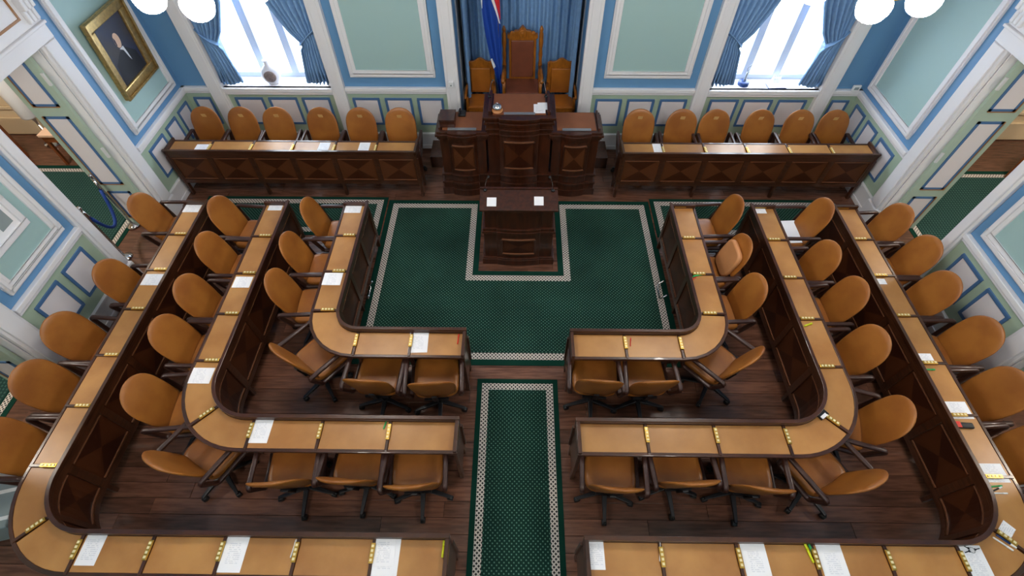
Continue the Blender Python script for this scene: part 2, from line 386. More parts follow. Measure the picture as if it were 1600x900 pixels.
# ------------------------------------------------------------------ windows
for wi, (x0, x1) in enumerate(WX):
    wn = thing('window_%d' % (wi+1), 'tall white casement window in the back wall, %s of the central niche' % SIDE[(-1, 1)[wi]], 'window', kind='structure')
    m = MB(); yw = 6.88
    m.box(x0, x1, BW-.085, yw+.06, 1.0, 1.06).box(x0, x1, BW-.06, BW, .95, 1.0); m.obj('window_sill', 'white_paint', wn, .008)
    m = MB().box(x0, x0+.06, BW, yw, 1.06, 3.25).box(x1-.06, x1, BW, yw, 1.06, 3.25).box(x0, x1, BW, yw, 3.2, 3.25); m.obj('window_reveal', 'white_paint', wn)
    fr = MB().box(x0, x1, yw, yw+.06, 1.06, 1.13).box(x0, x1, yw, yw+.06, 3.12, 3.25).box(x0, x0+.12, yw, yw+.06, 1.13, 3.12).box(x1-.12, x1, yw, yw+.06, 1.13, 3.12)
    fr = fr.obj('window_frame', 'window_frame', wn, .006)
    W3 = (x1-x0-.24)/3
    for k in (1, 2): box(x0+.12+W3*k-.055, x0+.12+W3*k+.055, yw-.02, yw+.06, 1.13, 3.12).obj('mullion', 'window_frame', wn, .006)
    box(x0+.12, x1-.12, yw-.01, yw+.06, 2.36, 2.44).obj('transom', 'window_frame', wn, .006)
    for k in range(3):
        for z0, z1 in ((1.13, 2.36), (2.44, 3.12)): box(x0+.12+W3*k, x0+.12+W3*(k+1), yw+.025, yw+.031, z0, z1).obj('pane', 'window_glass', wn)
# outside
g = box(-40, 40, 7.8, 60, -4.3, -4.2).obj('ground_outside', 'snowy_paving'); tag(g, 'pale bright ground outside the windows', 'ground', kind='structure')
for sg in (-1, 1):
    o = thing('townhouse', 'pale grey building seen through the %s window' % SIDE[sg], 'building', (sg*9, 30, -4.2))
    box(-8, 8, 0, 8, 0, 9).obj('facade', 'facade', o)
    for i in range(5):
        for j in range(3): box(-6.6+i*3, -5.4+i*3, -.06, .02, 1+j*2.8, 2.7+j*2.8).obj('window', 'facade_dark', o)
    MB().add([(-8.3, -.3, 9), (8.3, -.3, 9), (8.3, 8.3, 9), (-8.3, 8.3, 9), (-8.3, 4, 11.5), (8.3, 4, 11.5)], [(0, 1, 5, 4), (2, 3, 4, 5), (0, 4, 3), (1, 2, 5), (0, 1, 2, 3)]).obj('roof', 'facade_dark', o)
# ================================================================== carpets
def strip_rug(name, label, rects_edge, rects_border, rects_field, z=0):
    t = thing(name, label, 'carpet')
    for lst, nm, m, h in ((rects_edge, 'carpet_edge', 'rug_plain', .006), (rects_border, 'carpet_border', 'rug_lattice', .0085), (rects_field, 'carpet_field', 'rug_dots', .0075)):
        for (a, b, c, d) in lst: box(a, b, c, d, .0005, h).obj(nm, m, t)
    return t
def ring(x0, x1, y0, y1, e, bw):
    X0, X1, Y0, Y1 = x0+e, x1-e, y0+e, y1-e
    return ([(x0, x1, y0, y1)], [(X0, X1, Y0, Y0+bw), (X0, X1, Y1-bw, Y1), (X0, X0+bw, Y0+bw, Y1-bw), (X1-bw, X1, Y0+bw, Y1-bw)], [(X0+bw, X1-bw, Y0+bw, Y1-bw)])
strip_rug('aisle_carpet', 'narrow dark green dotted carpet running up the central aisle', *ring(-.445, .445, -2.2, 2.49, .055, .075))
for sg in (-1, 1):
    a, b = sorted((sg*1.92, sg*4.6)); e = ring(a, b, 4.66, 5.43, .06, .085)
    strip_rug('side_carpet', 'green dotted carpet strip under the %s column desks before the back bench' % SIDE[sg], *e)
e, bw = .075, .085
O = 1.90; I = .52; yt, yc, yb = 5.37, 4.04, 2.66
O1, I1, yt1, yc1, yb1 = O-e, I+e, yt-e, yc-e, yb+e
edge = [(-O, -I, yb, yt), (I, O, yb, yt), (-I, I, yb, yc)]
bord = [(-O1, -O1+bw, yb1, yt1), (O1-bw, O1, yb1, yt1), (-O1+bw, O1-bw, yb1, yb1+bw), (-O1+bw, -I1, yt1-bw, yt1), (I1, O1-bw, yt1-bw, yt1),
        (-I1-bw, -I1, yc1, yt1-bw), (I1, I1+bw, yc1, yt1-bw), (-I1-bw, I1+bw, yc1-bw, yc1)]
fld = [(-O1+bw, -I1-bw, yb1+bw, yt1-bw), (I1+bw, O1-bw, yb1+bw, yt1-bw), (-I1-bw, I1+bw, yb1+bw, yc1-bw)]
strip_rug('main_carpet', 'large dark green dotted carpet with cut-out around the central lectern', edge, bord, fld)
# ================================================================== desks
class Row:
    def __init__(s, sg, X, Yt, Yh, Rr, xe): s.sg, s.X, s.Yt, s.Yh, s.R, s.xe = sg, X, Yt, Yh, Rr, xe; s.a = Yt-Yh-Rr; s.b = s.a+Rr*PI/2; s.L = s.b+(X-Rr-xe)
    def P(s, t, o):
        if t <= s.a: x, y = s.X+o, s.Yt-t
        elif t <= s.b:
            th = -(t-s.a)/s.R; x, y = s.X-s.R+(s.R+o)*math.cos(th), s.Yh+s.R+(s.R+o)*math.sin(th)
        else: x, y = s.X-s.R-(t-s.b), s.Yh-o
        return s.sg*x, y
    def sy(s, y): return s.Yt-y
    def sx(s, x): return s.b+(s.X-s.R-x)
class Straight:
    def __init__(s, sg, x0, x1, y): s.sg, s.x0, s.x1, s.y, s.L = sg, x0, x1, y, x1-x0; s.a = s.b = 1e9
    def P(s, t, o): return s.sg*(s.x0+t), s.y+o
def steps(row, s0, s1):
    out = [s0]
    if row.a < 1e8:
        lo, hi = max(s0, row.a), min(s1, row.b)
        if hi > lo:
            n = max(1, int((hi-lo)/.05)); out += [lo+(hi-lo)*i/n for i in range(n+1)]
    out.append(s1); r = []
    for q in out:
        if not r or q-r[-1] > 1e-4: r.append(q)
    return r
def sweep(m, row, prof, s0, s1):
    m.loft([[(*row.P(t, o), z) for o, z in prof] for t in steps(row, s0, s1)], smooth=False); return m
def rect(o0, o1, z0, z1): return [(o0, z0), (o1, z0), (o1, z1), (o0, z1)]
def ribbon(row, s0, s1, o, z0, z1):
    m = MB(); st = steps(row, s0, s1)
    if s1-s0 > .1 and len(st) == 2: st = [s0, (s0+s1)/2, s1]
    for i in range(len(st)-1):
        a, b = st[i], st[i+1]; u0, u1 = (a-s0)/(s1-s0), (b-s0)/(s1-s0)
        m.add([(*row.P(a, o), z0), (*row.P(b, o), z0), (*row.P(b, o), z1), (*row.P(a, o), z1)], [(0, 1, 2, 3)], uvs=[[(u0, 0), (u1, 0), (u1, 1), (u0, 1)]])
    return m
def box_at(row, t, o0, o1, hw, z0, z1, m=None):
    m = m or MB(); e = .01
    px, py = row.P(t, 0); qx, qy = row.P(t, 1); n = Vector((qx-px, qy-py, 0)).normalized(); d = Vector((-n.y, n.x, 0)); p = Vector((px, py, 0))
    vs = [p+n*o+d*h_*hw+Vector((0, 0, z)) for z in (z0, z1) for h_ in (-1, 1) for o in (o0, o1)]
    return m.add(vs, [(0, 2, 3, 1), (4, 5, 7, 6), (0, 1, 5, 4), (2, 6, 7, 3), (0, 4, 6, 2), (1, 3, 7, 5)])
PADZ = .752
def make_desk(name, label, row, divs, start_panel, end_panel, front_mat='marquetry', zb=.17):
    t = thing(name, label, 'desk', group='curved assembly desks' if row.a < 1e8 else 'straight benches by the back wall')
    D = .298
    m = MB(); sweep(m, row, rect(-.022, .012, .795, .812), 0, row.L); sweep(m, row, rect(-.014, .012, .775, .795), 0, row.L); sweep(m, row, rect(-.006, .014, .745, .775), 0, row.L)
    m.obj('top_rail', 'desk_wood', t, .003)
    sweep(MB(), row, rect(0, .028, .68, .745), 0, row.L).obj('frieze', 'desk_wood', t)
    sweep(MB(), row, rect(.02, D-.03, .70, .738), 0, row.L).obj('desktop_board', 'desk_wood', t)
    sweep(MB(), row, rect(D-.03, D, .722, .757), 0, row.L).obj('edge_lip', 'desk_wood', t, .004)
    sweep(MB(), row, rect(0, .026, zb, zb+.06), 0, row.L).obj('bottom_rail', 'desk_wood', t)
    ends = [0]+list(divs)+[row.L]
    for i in range(len(ends)-1):
        a, b = ends[i], ends[i+1]; ia, ib = a+.014, b-.014
        sweep(MB(), row, rect(.016, D-.03, .735, PADZ), ia, ib).obj('writing_pad', 'pad_leather', t, .003)
        fa, fb = a+.035, b-.035
        p = ribbon(row, fa, fb, .014, zb+.06, .68).obj('front_panel', front_mat, t)
        sweep(MB(), row, rect(.002, .016, .655, .667), fa+.012, fb-.012).obj('panel_bead', 'bead_wood', p); sweep(MB(), row, rect(.002, .016, zb+.073, zb+.085), fa+.012, fb-.012).obj('panel_bead', 'bead_wood', p)
    for i, s in enumerate(ends):
        e = .014 if 0 < i < len(ends)-1 else .02
        s_ = min(max(s, e), row.L-e)
        box_at(row, s_, .0, .027, .034 if 0 < i < len(ends)-1 else .036, zb+.06, .68).obj('front_stile', 'desk_wood', t)
        d = box_at(row, s_, .012, D-.012, e*.9, .735, .764).obj('divider', 'desk_wood', t, .003)
        if (0 < i < len(ends)-1) or (i == 0 and start_panel) or (i and i == len(ends)-1 and end_panel):
            vp = box_at(row, s_, .045, .185, .017, .763, .778).obj('voting_panel', 'brass', t, .003)
            for k in range(4): box_at(row, s_, .058+k*.032, .076+k*.032, .009, .778, .783).obj('button', 'button_cream', vp)
        # supports
        if i in (0, len(ends)-1):
            box_at(row, s_, -.006, D-.004, .016, zb, .80 if True else .7).obj('end_panel', 'desk_wood', t, .004)
            for o0 in (.0, D-.06): box_at(row, s_, o0, o0+.05, .018, 0, zb+.01).obj('leg', 'desk_wood', t, .004)
        elif i % 2 == 0:
            box_at(row, s_, .026, .21, .011, .42, .70).obj('bracket', 'desk_wood', t)
            box_at(row, s_, .012, .06, .02, 0, zb+.02).obj('leg', 'desk_wood', t, .004)
    return t
ROWS = {}
for sg in (-1, 1):
    for k, (X, Yh, Rr, ycol, xh, nm) in enumerate(((1.875, 2.635, .25, (3.95, 3.41, 2.885), (1.62, 1.07), 'inner'),
            (2.86, 1.70, .42, (3.93, 3.37, 2.83, 2.28), (2.37, 1.75, 1.14), 'middle'), (3.865, .745, .45, (3.95, 3.41, 2.88, 2.33, 1.80, 1.26), (3.40, 2.84, 2.28, 1.70, 1.11), 'outer'))):
        r = Row(sg, X, 4.49, Yh, Rr, .52); ROWS[nm, sg] = r
        dv = [r.sy(y) for y in ycol] + ([(r.a+r.b)/2] if k else []) + [r.sx(x) for x in xh]
        make_desk('assembly_desk', '%s L-shaped leather-topped desk on the %s side of the hall' % (nm, SIDE[sg]), r, dv, sg > 0, sg < 0)
    r = Straight(sg, 1.40, 4.86, 5.46); ROWS['bench', sg] = r
    make_desk('bench_desk', 'straight dark wooden bench desk before the back wall, %s of the podium' % SIDE[sg], r, [.575*i for i in range(1, 6)], sg > 0, False, 'marquetry_light', .23)
# ================================================================== chairs
def chair_proto():
    t = thing('swivel_chair', 'x', 'chair')
    # seat
    m = MB(); rings = []
    for z, k in ((.395, .90), (.405, .97), (.43, 1), (.465, 1), (.482, .95), (.486, .80)):
        ring = []
        for i in range(28):
            a = 2*PI*i/28; c, s = math.cos(a), math.sin(a)
            ex = abs(c)**.38*(1 if c > 0 else -1); ey = abs(s)**.38*(1 if s > 0 else -1)
            ring.append((.225*k*ex, .125+.235*k*ey, z))
        rings.append(ring)
    m.loft(rings).obj('seat', 'chair_leather', t)
    # back
    m = MB(); rings = []; N = 16
    for j in range(N+1):
        q = 1-math.cos(PI/2*j/N)**1.0 if False else j/N
        q = math.sin(PI/2*q)
        hw = .196+.024*math.sin(min(1, q/.5)*PI/2)
        if q > .5: hw *= max(.0, 1-((q-.5)/.5)**3.1)**.5
        th = .030*(1-.35*q) if q < .93 else .030*.65*(1-((q-.93)/.07)**2*.8)
        z = .455+.55*q; yc = -.09-.145*q
        ring = []
        for i in range(22):
            a = 2*PI*i/22; c, s = math.cos(a), math.sin(a)
            ex = abs(c)**.7*(1 if c > 0 else -1); x = max(hw, .012)*ex
            ring.append((x, yc+th*s+.55*x*x, z+(.0)))
        rings.append(ring)
    m.loft(rings).obj('backrest', 'chair_leather', t)
    for sx in (-1, 1):
        def arc(c, r, a0, a1, n=4): return [(sx*.244, c[0]+r*math.cos(math.radians(a0+(a1-a0)*i/n)), c[1]+r*math.sin(math.radians(a0+(a1-a0)*i/n))) for i in range(n+1)]
        pts = arc((.25, .63), .035, 80, 0) + arc((.235, .46), .04, 0, -90) + arc((-.06, .46), .04, -90, -180) + arc((-.13, .64), .035, 180, 95)
        pts = [(x*(1.0+.12*(z-.42)/.25), y, z) for x, y, z in pts]
        MB().tube(pts, 0, closed=True, sq=(.021, .018)).obj('armrest', 'arm_wood', t)
    MB().box(-.12, .12, -.12, .13, .375, .40).bar((0, -.08, .385), (0, -.14, .40), .05, .012).bar((0, -.137, .40), (0, -.175, .58), .05, .012).obj('mechanism', 'black_metal', t)
    MB().lathe([(.03, .08), (.034, .12), (.034, .2), (.022, .21), (.022, .38)], n=12).obj('gas_column', 'black_metal', t)
    leg = MB(); leg.add([(.02, -.024, .075), (.02, .024, .075), (.02, .024, .115), (.02, -.024, .115), (.275, -.014, .062), (.275, .014, .062), (.275, .014, .084), (.275, -.014, .084)],
                        [(0, 1, 2, 3), (4, 7, 6, 5), (0, 4, 5, 1), (1, 5, 6, 2), (2, 6, 7, 3), (3, 7, 4, 0)])
    lm = leg.mesh('base_leg', 'black_metal', .004)
    T = Matrix.Rotation(PI/2, 4, 'X')
    cm = MB().lathe([(.012, -.022), (.028, -.02), (.03, -.01), (.03, -.003), (.022, 0), (.03, .003), (.03, .01), (.028, .02), (.012, .022)], n=14, T=Matrix.Translation((.265, 0, .0305)) @ T).box(.258, .272, -.008, .008, .03, .07).mesh('caster', 'black_plastic')
    for k in range(5):
        l = part('base_leg', lm, t, None, (0, 0, 2*PI*k/5-PI/2)); part('caster', cm, l)
    return t
PROTO = chair_proto(); used = [False]
def chair(px, ang, label, group, z=.76, back=.17):
    """px: pixel of the back's middle, on the back's own height; ang: facing, degrees from +y counter-clockwise"""
    a = math.radians(ang); p = onz(*px, z); f = Vector((-math.sin(a), math.cos(a), 0))
    o = PROTO if not used[0] else copy_tree(PROTO); used[0] = True
    c = p+f*back; o.location = (c.x, c.y, 0); o.rotation_euler = (0, 0, a); tag(o, label, 'chair', group); return o
COLS = {
 ('inner', -1): [(489, 339), (459, 394), (438, 453)], ('middle', -1): [(350, 337), (332, 394), (302, 462), (267, 527), (228, 623)], ('outer', -1): [(229, 332), (180, 438), (107, 523), (62, 600), (0, 694)],
 ('inner', 1): [(1141, 335), (1152, 398), (1173, 461)], ('middle', 1): [(1277, 340), (1285, 408), (1326, 466), (1355, 544), (1391, 656)], ('outer', 1): [(1396, 349), (1438, 400), (1465, 457), (1525, 530), (1567, 612), (1622, 706)]}
CORN = {('inner', -1): ((452, 562), -38), ('middle', -1): ((268, 728), -28), ('inner', 1): ((1163, 568), 42), ('middle', 1): ((1340, 757), 28)}
FRNT = {('inner', -1): [(568, 600), (672, 604)], ('middle', -1): [(424, 758), (531, 754), (638, 763)], ('inner', 1): [(939, 601), (1028, 602)], ('middle', 1): [(967, 767), (1088, 758), (1203, 768)]}
cush = None
for (nm, sg), L in COLS.items():
    for i, px in enumerate(L):
        j = random.uniform(-4, 4)
        if nm == 'middle' and i == 4: j = -sg*(18 if sg > 0 else 6)
        c = chair(px, -sg*(-90)+j if False else (90 if sg > 0 else -90)+j, 'tan leather swivel chair, %s from the back in the %s desk column, %s side' % (ORD[i], nm, SIDE[sg]), 'tan chairs along the desk columns')
        if (nm, sg, i) == ('inner', 1, 1): cush = c
        if (nm, sg, i) == ('middle', 1, 0): seatpaper = c
for (nm, sg), (px, an) in CORN.items():
    chair(px, an, 'tan leather swivel chair turned diagonally at the curved corner of the %s %s desk' % (SIDE[sg], nm), 'tan chairs at the desk corners')
for (nm, sg), L in FRNT.items():
    L2 = L[::-1] if sg < 0 else L
    for i, px in enumerate(L2):
        an = {0: 4, 1: -3, 2: 5}[i]*(-sg) + (0 if nm == 'middle' else -sg*0)
        chair(px, an, 'tan leather swivel chair tucked under the %s %s desk, %s from the aisle' % (SIDE[sg], nm, ORD[i]), 'tan chairs along the cross desks', .86, .20)
BEN = {-1: [313, 371, 431, 497, 559, 623], 1: [1002, 1070, 1124, 1196, 1256, 1314]}
crest = MB().prism([(-.032, .04), (.032, .04), (.034, 0), (.02, -.03), (0, -.045), (-.02, -.03), (-.034, 0)], -.002, .002).mesh('embossed_crest', 'crest_tan', .001)
for sg, L in BEN.items():
    L2 = L[::-1] if sg < 0 else L
    for i, u in enumerate(L2):
        v = 161 if u not in (431, 1256) else 167
        p = ony(u, v, 6.20)
        c = copy_tree(PROTO); c.location = (p.x, 5.95, 0); c.rotation_euler = (0, 0, PI+random.uniform(-.08, .08))
        tag(c, 'tan leather armchair behind the %s back bench, %s from the podium' % (SIDE[sg], ORD[i]), 'chair', 'tan chairs behind the back benches')
        o = part('embossed_crest', crest, c, (0, -.176, .89), (math.radians(75.4), 0, 0)); 
# loose back cushion
m = MB(); rings = []
for y_, k in ((-.03, .9), (-.02, 1), (.02, 1), (.03, .9)):
    rings.append([(.17*k*abs(math.cos(2*PI*i/24))**.45*(1 if math.cos(2*PI*i/24) > 0 else -1), y_, .19*k*abs(math.sin(2*PI*i/24))**.45*(1 if math.sin(2*PI*i/24) > 0 else -1)) for i in range(24)])
q = m.loft(rings).obj('back_cushion', 'cushion_leather'); tag(q, 'pinkish padded support cushion strapped against a chair back by the right inner desk', 'cushion')
q.matrix_world = cush.matrix_basis @ Matrix.Translation((0, -.09, .70)) @ Matrix.Rotation(math.radians(14), 4, 'X')
box(-.19, .19, -.012, .012, -.012, .012).obj('strap', 'black_plastic', q, loc=(0, -.03, -.1))
# ================================================================== podium
def bow_poly(x0, x1, yf, yb, off, bulge):
    cx, hw = (x0+x1)/2, (x1-x0)/2; pts = [(x0-off, yb), (x0-off, yf-off)]
    fl_ = hw*.62
    for i in range(13):
        u = -1+2*i/12; pts.append((cx+u*fl_, yf-off-bulge*(.35+.65*math.cos(u*PI/2)) if abs(u) < 1 else yf-off-bulge*.35))
    pts.insert(2, (cx-fl_, yf-off)); pts.append((cx+fl_, yf-off))
    return pts + [(x1+off, yf-off), (x1+off, yb)]
def bow_body(t, x0, x1, yf, yb, layers, panel, bulge=.05, mat_='podium_wood', pm='marquetry'):
    m = MB(); c = MB()
    for z0, z1, off in layers:
        if z1-z0 > .25 and z0 > .2 or off == -.02: MB().prism(bow_poly(x0, x1, yf, yb, off, bulge), z0, z1).obj('body', mat_, t, .003)
        else: MB().prism(bow_poly(x0, x1, yf, yb, off, bulge), z0, z1).obj('plinth' if z1 < .4 and off < .03 else 'moulding', mat_, t, .005)
    cx, hw = (x0+x1)/2, (x1-x0)/2; fl_ = hw*.62; z0, z1 = panel
    def yy(u): return yf-bulge*(.35+.65*math.cos(u*PI/2))
    r = .78; m = MB(); N = 8
    for i in range(N):
        u0, u1 = -r+2*r*i/N, -r+2*r*(i+1)/N
        m.add([(cx+u0*fl_, yy(u0)-.006, z0), (cx+u1*fl_, yy(u1)-.006, z0), (cx+u1*fl_, yy(u1)-.006, z1), (cx+u0*fl_, yy(u0)-.006, z1)], [(0, 1, 2, 3)], uvs=[[(i/N, 0), ((i+1)/N, 0), ((i+1)/N, 1), (i/N, 1)]])
    p = m.obj('front_panel', pm, t)
    m = MB()
    for zz in (z0-.02, z1):
        rings = []
        for i in range(N+1):
            u = -r+2*r*i/N; rings.append([(cx+u*fl_, yy(u)-a, zz+b) for a, b in ((0, 0), (.022, 0), (.022, .02), (0, .02))])
        MB().loft(rings, smooth=False).obj('panel_moulding', 'bead_wood', p, .003)
    for u in (-r, r): box(cx+u*fl_-.01, cx+u*fl_+.01, yy(u)-.02, yy(u)+.01, z0, z1).obj('panel_moulding', mat_, p, .003)
pod = thing('podium', 'large dark carved wooden podium with bowed fronts before the throne', 'podium')
for x0, x1 in ((-1.07, -.45), (.45, 1.07)):
    bow_body(pod, x0, x1, 5.56, 6.0, [(0, .11, .04), (.11, .2, .02), (.2, .23, .035), (.23, .34, .005), (.34, .365, .03), (.365, .93, 0), (.93, .96, .015), (.96, 1.0, .03), (1.0, 1.035, .05), (1.035, 1.065, .03)], (.47, .85), pm='marquetry_light')
    box(x0+.05, x1-.05, 5.58, 5.98, 1.064, 1.072).obj('leather_top', 'podium_leather', pod)
    box(x0+.12, x1-.12, 5.565, 5.615, 1.071, 1.078).obj('metal_strip', 'steel_strip', pod)
    xr = x0 if x0 < 0 else x1-.03
    box(xr, xr+.03, 5.58, 6.0, 1.064, 1.10).obj('side_rail', 'podium_wood', pod, .004)
bow_body(pod, -.42, .42, 5.54, 6.05, [(0, .11, .045), (.11, .22, .025), (.22, .25, .04), (.25, .36, .008), (.36, .385, .035), (.385, 1.02, 0), (1.02, 1.05, .016), (1.05, 1.10, .008), (1.10, 1.13, .024), (1.13, 1.19, .014), (1.19, 1.23, .035), (1.23, 1.27, .025), (1.27, 1.31, .05)], (.52, .93))
box(-.34, .34, 5.56, 6.03, 1.309, 1.317).obj('leather_top', 'podium_leather', pod)
box(-.20, .20, 5.555, 5.60, 1.316, 1.324).obj('metal_strip', 'steel_strip', pod)
for x in (-.40, .36): box(x, x+.04, 5.56, 6.05, 1.309, 1.36).obj('side_rail', 'podium_wood', pod, .006)
# platform
pl = MB().box(-1.36, 1.36, 6.12, BW-.09, 0, .2).box(-.84, .84, BW-.1, 7.4, 0, .2).obj('platform', 'podium_wood', None, .006); tag(pl, 'low dark wooden platform behind the podium', 'platform')
p2 = box(-.36, .36, 6.5, 7.38, .2, .40).obj('throne_dais', 'podium_wood', None, .006); tag(p2, 'small raised wooden dais under the tall throne', 'platform')
# desk accessory box and phone
q = MB().box(-.1, .1, -.12, .12, 0, .10).box(-.105, .105, -.125, .125, .10, .115).obj('wooden_box', 'podium_wood', None, .004, (-.955, 5.74, 1.073)); tag(q, 'dark wooden box on the left end of the podium', 'box')
q = thing('telephone', 'small black telephone on the left podium top', 'telephone', (-.78, 5.92, 1.074))
MB().box(-.05, .05, -.06, .06, 0, .03).obj('body', 'black_plastic', q, .008); MB().tube([(-.03, -.06, .045), (-.035, 0, .05), (-.03, .06, .045)], .014).obj('handset', 'black_plastic', q)
# bell
pb = onz(777, 172, 1.33)
b = thing('desk_bell', 'chrome desk bell on a round wooden base on the podium', 'bell', (pb.x, pb.y, 1.318))
MB().lathe([(.07, 0), (.075, .01), (.07, .025), (.05, .03)], n=20).obj('base', 'cushion_leather', b); MB().lathe([(.062, .045), (.06, .06), (.05, .08), (.03, .095), (.01, .10)], n=20).obj('dome', 'chrome', b); MB().lathe([(.012, .03), (.012, .112), (.016, .114), (.01, .122)], n=10).obj('knob', 'chrome', b)
def micro(loc, d, lab):
    t = thing('microphone', lab, 'microphone', loc)
    MB().lathe([(.022, 0), (.022, .012), (.008, .02)], n=12).obj('base', 'black_plastic', t)
    pts = [(d*.0, 0, .015), (d*.01, -.01, .1), (d*.03, -.03, .2), (d*.05, -.07, .27)]
    MB().tube(pts, .005, 6).obj('gooseneck', 'chrome', t); MB().tube([pts[-1], (d*.058, -.10, .29)], .011, 8).obj('capsule', 'black_plastic', t)
for u, v, d, s in ((765, 150, 1, 'left'), (853, 150, -1, 'right')):
    p = onz(u, v, 1.36); micro((p.x, p.y-.02, 1.36), d, 'thin gooseneck microphone at the %s edge of the podium top' % s)
# lectern
lec = thing('lectern', 'dark wooden speaking lectern with bowed front standing on bare floor', 'lectern')
bow_body(lec, -.43, .43, 4.20, 4.52, [(0, .10, .035), (.10, .125, .025), (.125, .56, 0), (.56, .60, .02), (.60, .64, .008), (.64, .93, -.02), (.93, .96, .0), (.96, .98, .015)], (.22, .46), .03)
MB().add([(-.46, 4.14, .975), (.46, 4.14, .975), (.46, 4.42, 1.045), (-.46, 4.42, 1.045), (-.46, 4.14, 1.0), (.46, 4.14, 1.0), (.46, 4.42, 1.07), (-.46, 4.42, 1.07)], [(0, 1, 2, 3), (4, 5, 6, 7), (0, 1, 5, 4), (1, 2, 6, 5), (2, 3, 7, 6), (3, 0, 4, 7)]).obj('slanted_top', 'podium_wood', lec, .006)
MB().box(-.46, .46, 4.42, 4.45, .96, 1.085).obj('back_rail', 'podium_wood', lec, .004)
for x, d, s in ((-.40, 1, 'left'), (.40, -1, 'right')): micro((x, 4.405, 1.066), d, 'thin gooseneck microphone at the %s corner of the lectern' % s)
# ================================================================== throne and side chairs
th = thing('throne', 'tall carved oak throne with brown leather in the curtained niche', 'throne', (.04, 6.98, .40))
for sx in (-1, 1):
    MB().lathe([(.03, 0), (.03, .45), (.022, .5), (.032, .55), (.022, .62), (.03, .7), (.022, .78), (.03, .86), (.022, .94), (.034, 1.02), (.03, 1.16), (.02, 1.19), (.03, 1.22), (.01, 1.27)], (sx*.27, .2, 0), 12).obj('back_post', 'throne_wood', th)
    MB().lathe([(.03, 0), (.03, .1), (.02, .14), (.032, .22), (.022, .32), (.03, .4), (.022, .5), (.028, .66)], (sx*.27, -.2, 0), 12).obj('front_leg', 'throne_wood', th)
    MB().tube([(sx*.27, .2, .68), (sx*.28, 0, .70), (sx*.285, -.2, .69), (sx*.285, -.25, .66)], .025, 8).obj('armrest', 'throne_wood', th)
m = MB().box(-.20, .20, .18, .23, .42, 1.14)
m.obj('back_frame', 'throne_wood', th, .005)
box(-.165, .165, .155, .18, .52, 1.08).obj('back_leather', 'throne_leather', th, .012)
cr = [(-.22, 1.10)] + [(-.22+.44*i/16, 1.15+.06*math.sin(PI*i/16)+.055*math.exp(-((i-8)/2.0)**2)+.012*math.cos(i*PI/2)) for i in range(17)] + [(.22, 1.10)]
n_ = len(cr); MB().add([(x, .17, z) for x, z in cr]+[(x, .23, z) for x, z in cr], [tuple(range(n_)), tuple(range(n_, 2*n_))]+[(i, (i+1) % n_, n_+(i+1) % n_, n_+i) for i in range(n_)]).obj('carved_crest', 'throne_wood', th, .004)
T = Matrix.Rotation(PI/2, 4, 'X')
for x, r in ((0, .055), (-.15, .035), (.15, .035)): MB().lathe([(r, 0), (r, .012), (r*.8, .018), (r*.5, .008), (r*.25, .02)], n=18, T=Matrix.Translation((x, .17, 1.18)) @ T).obj('rosette', 'throne_wood', th)
MB().box(-.27, .27, -.22, .22, .36, .43).obj('seat_frame', 'throne_wood', th, .005); box(-.25, .25, -.23, .19, .43, .49).obj('seat', 'throne_leather', th, .02)
for sg in (-1, 1):
    t = thing('carved_armchair', 'carved oak armchair with tan leather, %s of the throne' % SIDE[sg], 'chair', (sg*.61+.02, 6.93, .2), group='armchairs flanking the throne')
    for sx in (-1, 1):
        box(sx*.19-.022, sx*.19+.022, .15, .195, 0, .98).obj('back_post', 'throne_wood', t, .006); box(sx*.2-.02, sx*.2+.02, -.2, -.16, 0, .62).obj('front_leg', 'throne_wood', t, .006)
        MB().tube([(sx*.20, .17, .65), (sx*.215, 0, .67), (sx*.22, -.18, .65), (sx*.22, -.22, .61)], .022, 8).obj('armrest', 'throne_wood', t)
    cr = [(-.19, .92)] + [(-.19+.38*i/14, .985+.05*math.sin(PI*i/14)**2+.012*math.cos(PI*i/3.5)) for i in range(15)] + [(.19, .92)]
    n_ = len(cr); MB().add([(x, .15, z) for x, z in cr]+[(x, .19, z) for x, z in cr], [tuple(range(n_)), tuple(range(n_, 2*n_))]+[(i, (i+1) % n_, n_+(i+1) % n_, n_+i) for i in range(n_)]).obj('carved_crest', 'throne_wood', t, .004)
    box(-.17, .17, .155, .19, .50, .93).obj('back_frame', 'throne_wood', t); box(-.15, .15, .13, .158, .53, .90).obj('back_leather', 'side_leather', t, .012)
    box(-.21, .21, -.2, .18, .36, .42).obj('seat_frame', 'throne_wood', t, .004); box(-.2, .2, -.205, .16, .42, .475).obj('seat', 'side_leather', t, .018)
# ================================================================== curtains, flag
m = MB(); pts = []
pathU = [(NX0+.04, BW+.33), (NX0+.04, NY-.06), (NX1-.04, NY-.06), (NX1-.04, BW+.33)]
def along(path, n):
    seg = [(Vector(path[i]), Vector(path[i+1])) for i in range(len(path)-1)]; Ls = [(b-a).length for a, b in seg]; T_ = sum(Ls)
    for i in range(n+1):
        d = T_*i/n
        for (a, b), L in zip(seg, Ls):
            if d <= L+1e-9: 
                tg = (b-a).normalized(); yield a+tg*d, Vector((tg.y, -tg.x)), T_*i/n; break
            d -= L
N = 260; vs_ = []
for z in (.21, 1.2, 2.4, 3.58):
    for p, nrm, d in along(pathU, N):
        a = .032*math.sin(d*2*PI/.115+.6*math.sin(d*3+z*.2))+.012*math.sin(d*19)
        q = p+nrm*(a+.045); vs_.append((q.x, q.y, z))
fs = [(j*(N+1)+i, j*(N+1)+i+1, (j+1)*(N+1)+i+1, (j+1)*(N+1)+i) for j in range(3) for i in range(N)]
o = MB().add(vs_, fs, True).obj('niche_curtain', 'curtain_blue'); tag(o, 'pleated blue curtain lining the central niche behind the throne', 'curtain')
